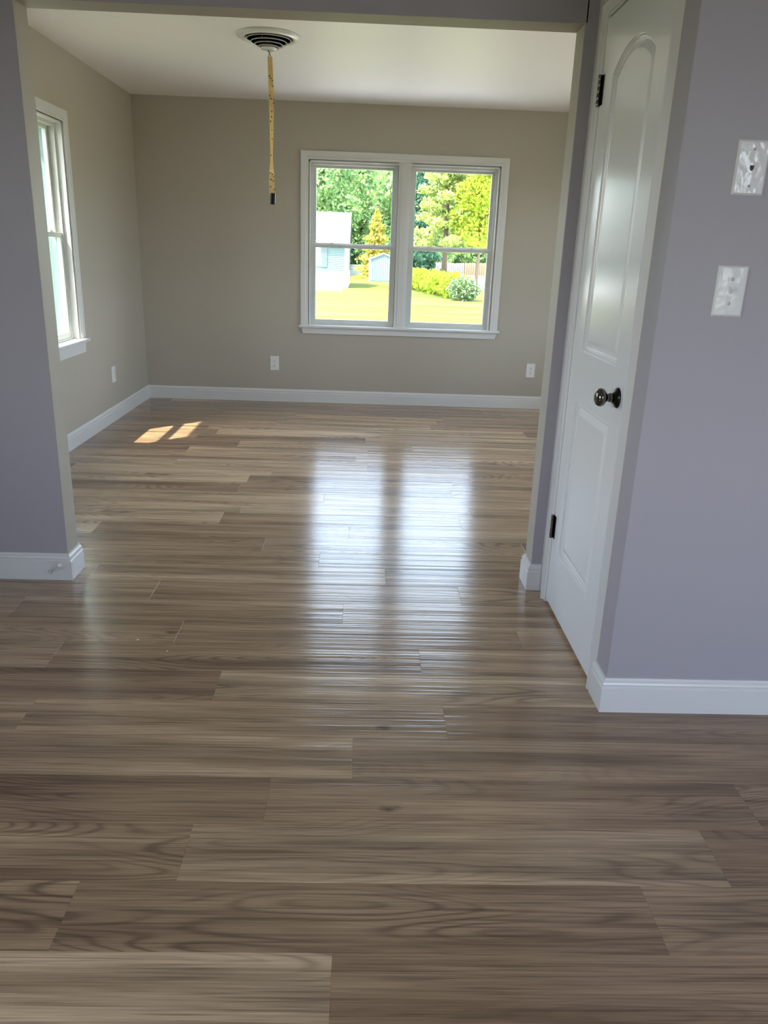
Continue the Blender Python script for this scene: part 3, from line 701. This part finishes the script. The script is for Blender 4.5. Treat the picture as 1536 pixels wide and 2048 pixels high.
# ------------------------------------------------------------------ outside
mb = MB(); mb.box(-90, 110, -60, 190, ZG - 0.3, ZG)
structure(mb, 'ground_lawn', M['lawn'], 'sunny mown lawn behind the house', 'lawn')
mb = MB(); mb.box(FXL - WT, FXR + WT, FYB - WT, YP + 0.1, ZG, -0.2); mb.box(XL - WT, XR + WT, YP + 0.1, YB + WT, ZG, -0.2)
structure(mb, 'foundation', M['concrete'], 'concrete foundation under the house, out of sight', 'foundation')
mb = MB(); v = [(8.2, 64, ZG), (40, 62, ZG), (44, 108, ZG), (9.6, 108, ZG)]
mb.add(v + [(a, b, c + 0.03) for a, b, c in v], [(0, 1, 2, 3), (4, 5, 6, 7), (0, 1, 5, 4), (1, 2, 6, 5), (2, 3, 7, 6), (3, 0, 4, 7)])
structure(mb, 'pavement_driveway', M['concrete'], 'bright pale driveway behind the hedge, in front of the board fence', 'driveway')

mb = MB(); mb.box(XR + WT + 0.02, 9.5, 2.5, 7.6, ZG, -0.16)  # added out of view as a warm reflector for the ceiling
structure(mb, 'bounce_deck', M['deck'], 'unseen tan deck added outside the right wall to bounce light onto the ceiling', 'deck')

mb = MB(); mb.box(-2.0, 3.4, YB + WT + 0.02, 12.0, ZG, ZG + 0.08)  # added out of view to throw pale light up at the ceiling
structure(mb, 'bounce_terrace', M['terrace'], 'unseen pale terrace added below the back window to bounce light onto the ceiling', 'paving')
mb = MB(); mb.box(-6, 12, -16, FYB - WT - 0.5, ZG, ZG + 0.05)  # added out of view so less light reaches the upper front walls
structure(mb, 'bounce_cut_asphalt', M['asphalt'], 'unseen dark asphalt added behind the camera to cut bounce onto the upper walls', 'road')

# neighbour's house
def lap_siding(mb, x0, x1, y, z0, z1, step, out=0.03):
    z = z0
    while z < z1 - 1e-3:
        t = min(step, z1 - z)
        mb.add([(x0, y - out, z), (x1, y - out, z), (x1, y - 0.004, z + t), (x0, y - 0.004, z + t), (x0, y, z), (x1, y, z)], [(0, 1, 2, 3), (0, 4, 5, 1)]); z += t
nh = tag(empty('neighbor_house', (-6, 58.75, ZG)), 'pale aqua sided house with a light shingled roof across the lawn', 'house')
HX0, HX1, HY = -15.0, -1.20, 58.75
mb = MB(); mb.box(HX0, HX1, HY, HY + 8, ZG, -0.10); mb.box(HX0, HX1 + 0.02, HY - 0.05, HY, ZG, -0.10); tag(mb.build('foundation', M['white_paint'], nh), 'bright white painted foundation')
mb = MB(); mb.box(HX0, HX1, HY, HY + 8, -0.10, 1.85); mb.add([(HX1, HY, 1.85), (HX1, HY + 8, 1.85), (HX1, HY + 4, 3.9)], [(0, 1, 2)]); mb.build('wall', M['siding'], nh)
for i in range(16):
    mb = MB(); z = -0.10 + i * 0.122
    mb.add([(HX0, HY - 0.035, z), (HX1 - 0.22, HY - 0.035, z), (HX1 - 0.22, HY, z + 0.122), (HX0, HY, z + 0.122), (HX0, HY, z), (HX1 - 0.22, HY, z)], [(0, 1, 2, 3), (0, 4, 5, 1), (0, 3, 4), (1, 5, 2)])
    mb.build('siding_board', M['siding'], nh)
mb = MB(); mb.box(HX1 - 0.24, HX1 + 0.04, HY - 0.06, HY + 0.12, -0.10, 1.85); mb.build('corner_post', M['white_paint'], nh)
mb = MB(); mb.box(HX0, HX1 + 0.2, HY - 0.36, HY - 0.30, 1.72, 1.90); mb.box(HX0, HX1 + 0.2, HY - 0.36, HY + 0.02, 1.84, 1.90); mb.build('fascia', M['white_paint'], nh)
mb = MB(); v = [(HX0, HY - 0.42, 1.84), (HX1 + 0.12, HY - 0.42, 1.84), (HX1 + 0.12, HY + 4, 3.97), (HX0, HY + 4, 3.97), (HX1 + 0.12, HY + 8.4, 1.84), (HX0, HY + 8.4, 1.84)]
mb.add(v + [(a, b, c + 0.1) for a, b, c in v], [(0, 1, 2, 3), (3, 2, 4, 5), (6, 7, 8, 9), (9, 8, 10, 11), (0, 1, 7, 6), (1, 2, 8, 7), (2, 4, 10, 8), (4, 5, 11, 10), (5, 3, 9, 11), (3, 0, 6, 9)])
rf = mb.build('roof', M['shingle'], nh)
mb = MB(); nrow = 16
for i in range(nrow):                                 # shingle courses, too small to pick apart at this distance
    y0 = HY - 0.42 + 4.42 * i / nrow; y1 = HY - 0.42 + 4.42 * (i + 1) / nrow; z0 = 1.94 + 2.13 * i / nrow; z1 = 1.94 + 2.13 * (i + 1) / nrow
    x = -5.0 - (0.17 if i % 2 else 0)
    while x < HX1 + 0.1:
        xb = min(x + 0.32, HX1 + 0.12); d = random.uniform(0.02, 0.035)
        mb.add([(x, y0, z0 + d), (xb, y0, z0 + d), (xb, y1, z1 + 0.004), (x, y1, z1 + 0.004), (x, y0, z0), (xb, y0, z0)], [(0, 1, 2, 3), (0, 4, 5, 1)]); x += 0.335
tag(mb.build('shingles', M['shingle'], rf), kind='stuff')
mb = MB(); mb.box(-4.25, -3.16, HY - 0.10, HY, 0.28, 1.52); wf = mb.build('window_frame', M['white_paint'], nh)
M['farglass'] = plain('far_glass', (0.12, 0.16, 0.20), 0.1)
mb = MB(); mb.box(-4.12, -3.26, HY - 0.115, HY - 0.10, 0.36, 0.86); mb.box(-4.12, -3.26, HY - 0.115, HY - 0.10, 0.92, 1.44); mb.build('pane', M['farglass'], wf)
mb = MB(); mb.box(-3.13, -2.70, HY - 0.10, HY, 0.20, 1.50)
for i in range(14): mb.box(-3.08, -2.75, HY - 0.125, HY - 0.10, 0.26 + i * 0.088, 0.30 + i * 0.088)
mb.build('shutter', M['shutter'], nh)
mb = MB(); mb.box(HX0, HX1 - 0.25, 54.2, HY - 0.05, ZG, ZG + 0.06)
structure(mb, 'pavement_walk', M['concrete'], 'bright pale strip of paving along the front of the aqua house', 'paving')

# shed
SX0, SX1, SY = 0.44, 3.02, 74.7
shd = tag(empty('garden_shed', ((SX0 + SX1) / 2, SY, ZG)), 'small pale blue garden shed with a gabled front, right of the aqua house', 'shed')
mb = MB(); xm = (SX0 + SX1) / 2; v = [(SX0, SY, ZG), (SX1, SY, ZG), (SX1, SY, 0.68), (xm, SY, 1.20), (SX0, SY, 0.68)]
mb.add(v + [(a, b + 3, c) for a, b, c in v], [(0, 1, 2, 3, 4), (9, 8, 7, 6, 5), (0, 1, 6, 5), (1, 2, 7, 6), (2, 3, 8, 7), (3, 4, 9, 8), (4, 0, 5, 9)]); mb.build('wall', M['shedwall'], shd)
def gab(x): return 0.68 + 0.52 * (1 - abs(x - xm) / ((SX1 - SX0) / 2))
nb = 12
for i in range(nb):
    a = SX0 + 0.12 + (SX1 - SX0 - 0.24) * i / nb; b = SX0 + 0.12 + (SX1 - SX0 - 0.24) * (i + 1) / nb - 0.035
    mb = MB(); v = [(a, SY - 0.03, ZG + 0.05), (b, SY - 0.03, ZG + 0.05), (b, SY - 0.03, gab(b) - 0.02), (a, SY - 0.03, gab(a) - 0.02)]
    mb.add(v + [(p, q + 0.03, r) for p, q, r in v], [(0, 1, 2, 3), (0, 1, 5, 4), (1, 2, 6, 5), (2, 3, 7, 6), (3, 0, 4, 7)]); mb.build('board', M['shedwall'], shd)
mb = MB(); mb.box(SX0 - 0.06, SX0 + 0.11, SY - 0.05, SY, ZG, 0.70); mb.build('corner_board', M['white_paint'], shd)
mb = MB(); mb.box(SX1 - 0.11, SX1 + 0.06, SY - 0.05, SY, ZG, 0.70); mb.build('corner_board', M['white_paint'], shd)
mb = MB(); ov = 0.14
for s in (-1, 1):
    e = xm + s * ((SX1 - SX0) / 2 + ov); ze = 0.68 - 0.056
    v = [(xm, SY - 0.15, 1.20), (e, SY - 0.15, ze), (e, SY + 3.1, ze), (xm, SY + 3.1, 1.20)]
    mb.add(v + [(a, b, c + 0.10) for a, b, c in v], [(0, 1, 2, 3), (4, 5, 6, 7), (0, 1, 5, 4), (1, 2, 6, 5), (2, 3, 7, 6), (3, 0, 4, 7)])
mb.build('roof', M['white_paint'], shd)

# board fence, grey section and brown section
def board_fence(name, x0, x1, y0, y1, z1, mat, label):
    o = tag(empty(name, (x0, y0, ZG)), label, 'fence', 'board fences beyond the driveway'); n = max(4, int((x1 - x0) / 0.30))
    for i in range(n):
        a, b = x0 + (x1 - x0) * i / n, x0 + (x1 - x0) * (i + 1) / n - 0.035; yy = y0 + (y1 - y0) * i / n; t = z1 + random.uniform(-0.05, 0.05)
        mb = MB(); v = [(a, yy, ZG), (b, yy, ZG), (b, yy, t - 0.05), ((a + b) / 2, yy, t), (a, yy, t - 0.05)]
        mb.add(v + [(p, q + 0.03, r) for p, q, r in v], [(0, 1, 2, 3, 4), (9, 8, 7, 6, 5), (0, 1, 6, 5), (1, 2, 7, 6), (2, 3, 8, 7), (3, 4, 9, 8), (4, 0, 5, 9)]); mb.build('board', mat, o)
    mb = MB()
    for z in (ZG + 0.3, z1 - 0.35): mb.add([(x0, y0 + 0.03, z), (x1, y1 + 0.03, z), (x1, y1 + 0.03, z + 0.1), (x0, y0 + 0.03, z + 0.1), (x0, y0 + 0.09, z), (x1, y1 + 0.09, z), (x1, y1 + 0.09, z + 0.1), (x0, y0 + 0.09, z + 0.1)], [(0, 1, 2, 3), (4, 5, 6, 7), (0, 1, 5, 4), (3, 2, 6, 7)])
    mb.build('rail', mat, o); return o
board_fence('board_fence', 9.4, 13.45, 108.5, 110.2, 0.36, M['fence_grey'], 'weathered grey board fence beyond the hedge')
board_fence('board_fence', 13.5, 19.0, 110.2, 112.5, 0.40, M['fence_brown'], 'orange brown board fence at the right edge of the yard')

# chain-link fence between house and shed
cl = tag(empty('chain_fence', (-1.2, 86, ZG)), 'low galvanised chain-link fence between the aqua house and the shed', 'fence')
for i in range(4):
    x = -1.6 + i * 1.05; mb = MB(); mb.tube([(x, 86, ZG), (x, 86, 0.02)], 0.045, 8); mb.build('post', M['galv'], cl)
for z in (-0.02, -0.30): 
    mb = MB(); mb.tube([(-1.9, 86, z), (1.9, 86, z)], 0.035, 6); mb.build('rail', M['galv'], cl)
mb = MB()
for i in range(40):
    for s in (1, -1):
        x = -1.8 + i * 0.09; p = Vector((x, 86, ZG)); q = Vector((x + s * 0.6, 86, -0.02)); d = Vector((0.010, 0, 0)); mb.add([p - d, p + d, q + d, q - d], [(0, 1, 2, 3)])
tag(mb.build('wire_mesh', M['galv'], cl), kind='stuff')
tk = tag(empty('stacked_panel', (0.0, 92, ZG)), 'dull blue tarped heap behind the chain-link fence', 'tarp')
M['tarp'] = plain('blue_tarp', (0.06, 0.11, 0.14), 0.6)
mb = MB(); n = 14; v = []; f = []
for i in range(n + 1):
    x = -1.6 + 3.4 * i / n; hgt = 0.62 + 0.16 * math.sin(i * 1.7) - 0.5 * (abs(i / n - 0.5) * 2) ** 6
    v += [(x, 91.4, ZG), (x, 91.7, ZG + hgt), (x, 92.9, ZG + hgt * 0.95), (x, 93.2, ZG)]
for i in range(n):
    for k in range(4): f.append((i * 4 + k, i * 4 + (k + 1) % 4, i * 4 + 4 + (k + 1) % 4, i * 4 + 4 + k))
f += [(0, 1, 2, 3), (n * 4, n * 4 + 1, n * 4 + 2, n * 4 + 3)]
mb.add(v, f, True); mb.build('tarp', M['tarp'], tk)
tk.name = 'tarp_heap'

# foliage
def leaves_mesh(name, pts, size, mat, droop=0.0):
    n = len(pts); a = RNG.normal(size=(n, 3)); a /= np.linalg.norm(a, axis=1, keepdims=True); b = RNG.normal(size=(n, 3)); b[:, 2] -= droop
    b -= (a * b).sum(1, keepdims=True) * a; b /= np.linalg.norm(b, axis=1, keepdims=True)
    s = size * RNG.uniform(0.6, 1.35, (n, 1)); p = np.asarray(pts)
    V = np.stack([p - b * s, p - a * s * 0.5, p + b * s, p + a * s * 0.5], 1).reshape(-1, 3)
    me = bpy.data.meshes.new(name); me.vertices.add(4 * n); me.vertices.foreach_set('co', V.ravel()); me.loops.add(4 * n); me.loops.foreach_set('vertex_index', np.arange(4 * n, dtype=np.int32))
    me.polygons.add(n); me.polygons.foreach_set('loop_start', np.arange(0, 4 * n, 4, dtype=np.int32)); me.materials.append(mat); me.update(calc_edges=True); return me
def blob(c, r, n, shell=0.45):
    d = RNG.normal(size=(n, 3)); d /= np.linalg.norm(d, axis=1, keepdims=True); q = RNG.uniform(shell ** 3, 1, (n, 1)) ** (1 / 3)
    lump = 1 + 0.16 * np.sin(d[:, :1] * 7 + c[0]) * np.cos(d[:, 2:] * 6 + c[1]); return np.array(c) + d * q * lump * np.array(r)
def fol(name, pts, size, mat, parent, droop=0.0):
    o = bpy.data.objects.new(name, leaves_mesh(name, np.asarray(pts) - np.array(parent_world(parent)), size, mat, droop)); COL.objects.link(o); o.parent = parent; o['kind'] = 'stuff'; return o
def broad_tree(x, y, h, rad, mat, label, n=3200, leaf=0.26, base=0.25, name='leafy_tree', group=None):
    o = tag(empty(name, (x, y, ZG)), label, 'tree', group)
    top = ZG + h; mb = MB(); mb.tube([(x, y, ZG), (x + 0.1, y, ZG + h * 0.35), (x - 0.1, y, ZG + h * 0.8)], [0.17, 0.13, 0.05], 8)
    for k in range(5):
        t = k * 1.3 + x; z = ZG + h * (0.3 + 0.09 * k); mb.tube([(x, y, z), (x + math.cos(t) * rad * 0.4, y + math.sin(t) * rad * 0.4, z + h * 0.12), (x + math.cos(t) * rad * 0.75, y + math.sin(t) * rad * 0.75, z + h * 0.2)], [0.11, 0.07, 0.03], 6)
    mb.build('trunk', M['bark'], o)
    P = []; m_ = 9
    for k in range(m_):
        t = k * 2.4 + x * 3; z = ZG + h * (base + (0.92 - base) * (k + 0.5) / m_); rr = rad * (0.62 if k < m_ - 2 else 0.42); wob = rad * (0.5 if k < m_ - 2 else 0.15)
        P.append(blob((x + math.cos(t) * wob, y + math.sin(t) * wob, z), (rr, rr, h * 0.13), n // m_))
    fol('foliage', np.concatenate(P), leaf, mat, o); return o
def conifer(x, y, h, rad, mat, label, n=3200, leaf=0.22, base=0.05, name='conifer_tree', group=None):
    o = tag(empty(name, (x, y, ZG)), label, 'tree', group); mb = MB(); mb.tube([(x, y, ZG), (x, y, ZG + h * 0.96)], [0.2, 0.03], 8); mb.build('trunk', M['bark'], o)
    q = RNG.uniform(0, 1, n) ** 1.5; z = ZG + h * (base + (1 - base) * q); layer = 0.75 + 0.25 * np.sin(q * 42 + x); r = rad * (1 - q) ** 0.85 * layer * RNG.uniform(0.35, 1, n) ** 0.5 + 0.06
    t = RNG.uniform(0, 6.283, n); r *= 1 + 0.22 * np.sin(t * 5 + q * 20); P = np.stack([x + r * np.cos(t), y + r * np.sin(t), z - 0.18 * r], 1)
    fol('foliage', P, leaf, mat, o, 0.4); return o

TG = 'tall trees closing the back of the yard'
for i, (x, y, h, r_) in enumerate(((-9.5, 92, 14.5, 4.2), (-4.6, 88, 15.5, 4.0), (-0.6, 99, 16.6, 4.2), (3.6, 90, 14.6, 3.4), (-14, 96, 15, 4.5))):
    broad_tree(x, y, h, r_, M['leaf_mid'], ('tall green leafy tree behind the aqua house roof', 'tall green leafy tree just left of the gold conifer', 'tall green leafy tree rising above the gold conifer', 'green leafy tree behind the window mullion', 'tall green leafy tree far left behind the house')[i], 5200, 0.30, 0.12, group=TG)
for i, (x, y, h, r_) in enumerate(((-2.9, 97, 9, 3.0), (5.6, 86, 11.5, 2.8), (3.0, 97, 11, 3.0))):
    conifer(x, y, h, r_, M['leaf_dark'], ('dark conifer in shade behind the chain-link fence', 'dark blue green conifer left of the pale pine', 'dark conifer behind the shed roof')[i], 3600, 0.30, group=TG)
conifer(1.1, 82.5, 6.5, 2.4, M['leaf_gold'], 'golden green pointed conifer behind the shed', 4200, 0.17)
# pale pine with layered boughs
pn = tag(empty('pine_tree', (7.2, 74, ZG)), 'large pale green pine with layered drooping boughs behind the hedge', 'tree')
mb = MB(); mb.tube([(7.2, 74, ZG), (7.2, 74, 10.5)], [0.28, 0.08], 8); P = []
for k in range(30):
    t = k * 2.399; z = 1.75 + 8.2 * (k / 30); L = 3.5 * (1 - 0.55 * k / 30) * random.uniform(0.75, 1.05)
    e = Vector((7.2 + math.cos(t) * L, 74 + math.sin(t) * L, z + 0.35)); s = Vector((7.2, 74, z - 0.2)); mb.tube([s, (s + e) / 2 + Vector((0, 0, 0.15)), e], [0.07, 0.05, 0.02], 6)
    for q in (0.45, 0.7, 0.95): P.append(blob(tuple(s.lerp(e, q)), (0.85, 0.85, 0.42), 80, 0.1))
mb.build('trunk', M['bark'], pn); fol('foliage', np.concatenate(P), 0.20, M['leaf_pale'], pn, 0.3)
broad_tree(9.9, 72, 10.8, 2.6, M['leaf_lime'], 'bright yellow green leafy tree right of the pale pine', 5200, 0.17, 0.36)
broad_tree(13.6, 86, 13, 3.2, M['leaf_lime'], 'yellow green tree at the far right edge of the yard', 3600, 0.24, 0.36)
for i, (x, y, h, r_) in enumerate(((-9.0, 124, 20.5, 5.0), (-1.8, 125, 21, 5.0), (5.4, 124, 20, 5.0), (12.6, 126, 19, 5.0), (20, 126, 19, 5.2))):
    broad_tree(x, y, h, r_, M['leaf_mid'], ('rearmost tall green tree far behind the aqua house', 'rearmost tall green tree above the gap between house and shed', 'rearmost tall green tree behind the window mullion', 'rearmost tall green tree behind the pale pine', 'rearmost tall green tree at the right edge of the window')[i], 4200, 0.45, 0.05, group=TG)
for i, (x, y, h, r_) in enumerate(((10.5, 117, 8.0, 3.4), (16.5, 120, 8.6, 3.6), (6.2, 112, 7.5, 2.6), (21, 118, 9, 4))):
    broad_tree(x, y, h, r_, M['leaf_mid'], ('green tree behind the grey board fence', 'green tree behind the brown board fence', 'green tree behind the far end of the hedge', 'green tree past the end of the brown fence')[i], 2600, 0.34, 0.02, group='green trees behind the board fences')

# hedge row: bushes shoulder to shoulder, ending in a flowering shrub
hp0, hp1 = Vector((3.3, 64.5)), Vector((5.45, 49.3))
for i in range(7):
    q = i / 6; c = hp0.lerp(hp1, q); o = tag(empty('hedge_bush', (c.x, c.y, ZG)), ('lime green hedge bush at the far end of the row', 'lime green hedge bush, second from the far end', 'lime green hedge bush, third from the far end', 'lime green hedge bush in the middle of the row', 'lime green hedge bush, third from the flowering shrub', 'lime green hedge bush, second from the flowering shrub', 'lime green hedge bush touching the flowering shrub')[i], 'bush', 'lime green bushes of the hedge row')
    mb = MB()
    for k in range(3): mb.tube([(c.x, c.y, ZG), (c.x + (k - 1) * 0.3, c.y + 0.1, ZG + 0.8)], [0.05, 0.02], 6)
    mb.build('stem', M['bark'], o)
    fol('foliage', np.concatenate([blob((c.x + 0.1, c.y, ZG + 0.72), (1.05, 1.5, 0.78), 900, 0.5), blob((c.x, c.y + 0.4, ZG + 1.0), (0.8, 1.0, 0.55), 350, 0.4)]), 0.12, M['leaf_hedge'], o)
o = tag(empty('flowering_shrub', (5.85, 47.2, ZG)), 'rounded dark green shrub with pale blossoms at the near end of the hedge', 'bush')
mb = MB()
for k in range(4): mb.tube([(5.85, 47.2, ZG), (5.85 + (k - 1.5) * 0.25, 47.2, ZG + 0.7)], [0.05, 0.02], 6)
mb.build('stem', M['bark'], o)
fol('foliage', blob((5.85, 47.2, ZG + 0.62), (0.98, 0.9, 0.68), 1500, 0.55), 0.10, M['leaf_shrub'], o)
P = blob((5.85, 47.1, ZG + 0.66), (0.98, 0.92, 0.68), 200, 0.92); P = P[(P[:, 1] < 47.1) | (P[:, 2] > ZG + 0.9)]
fol('blossoms', P, 0.085, M['flower'], o)
bpy.context.view_layer.update()
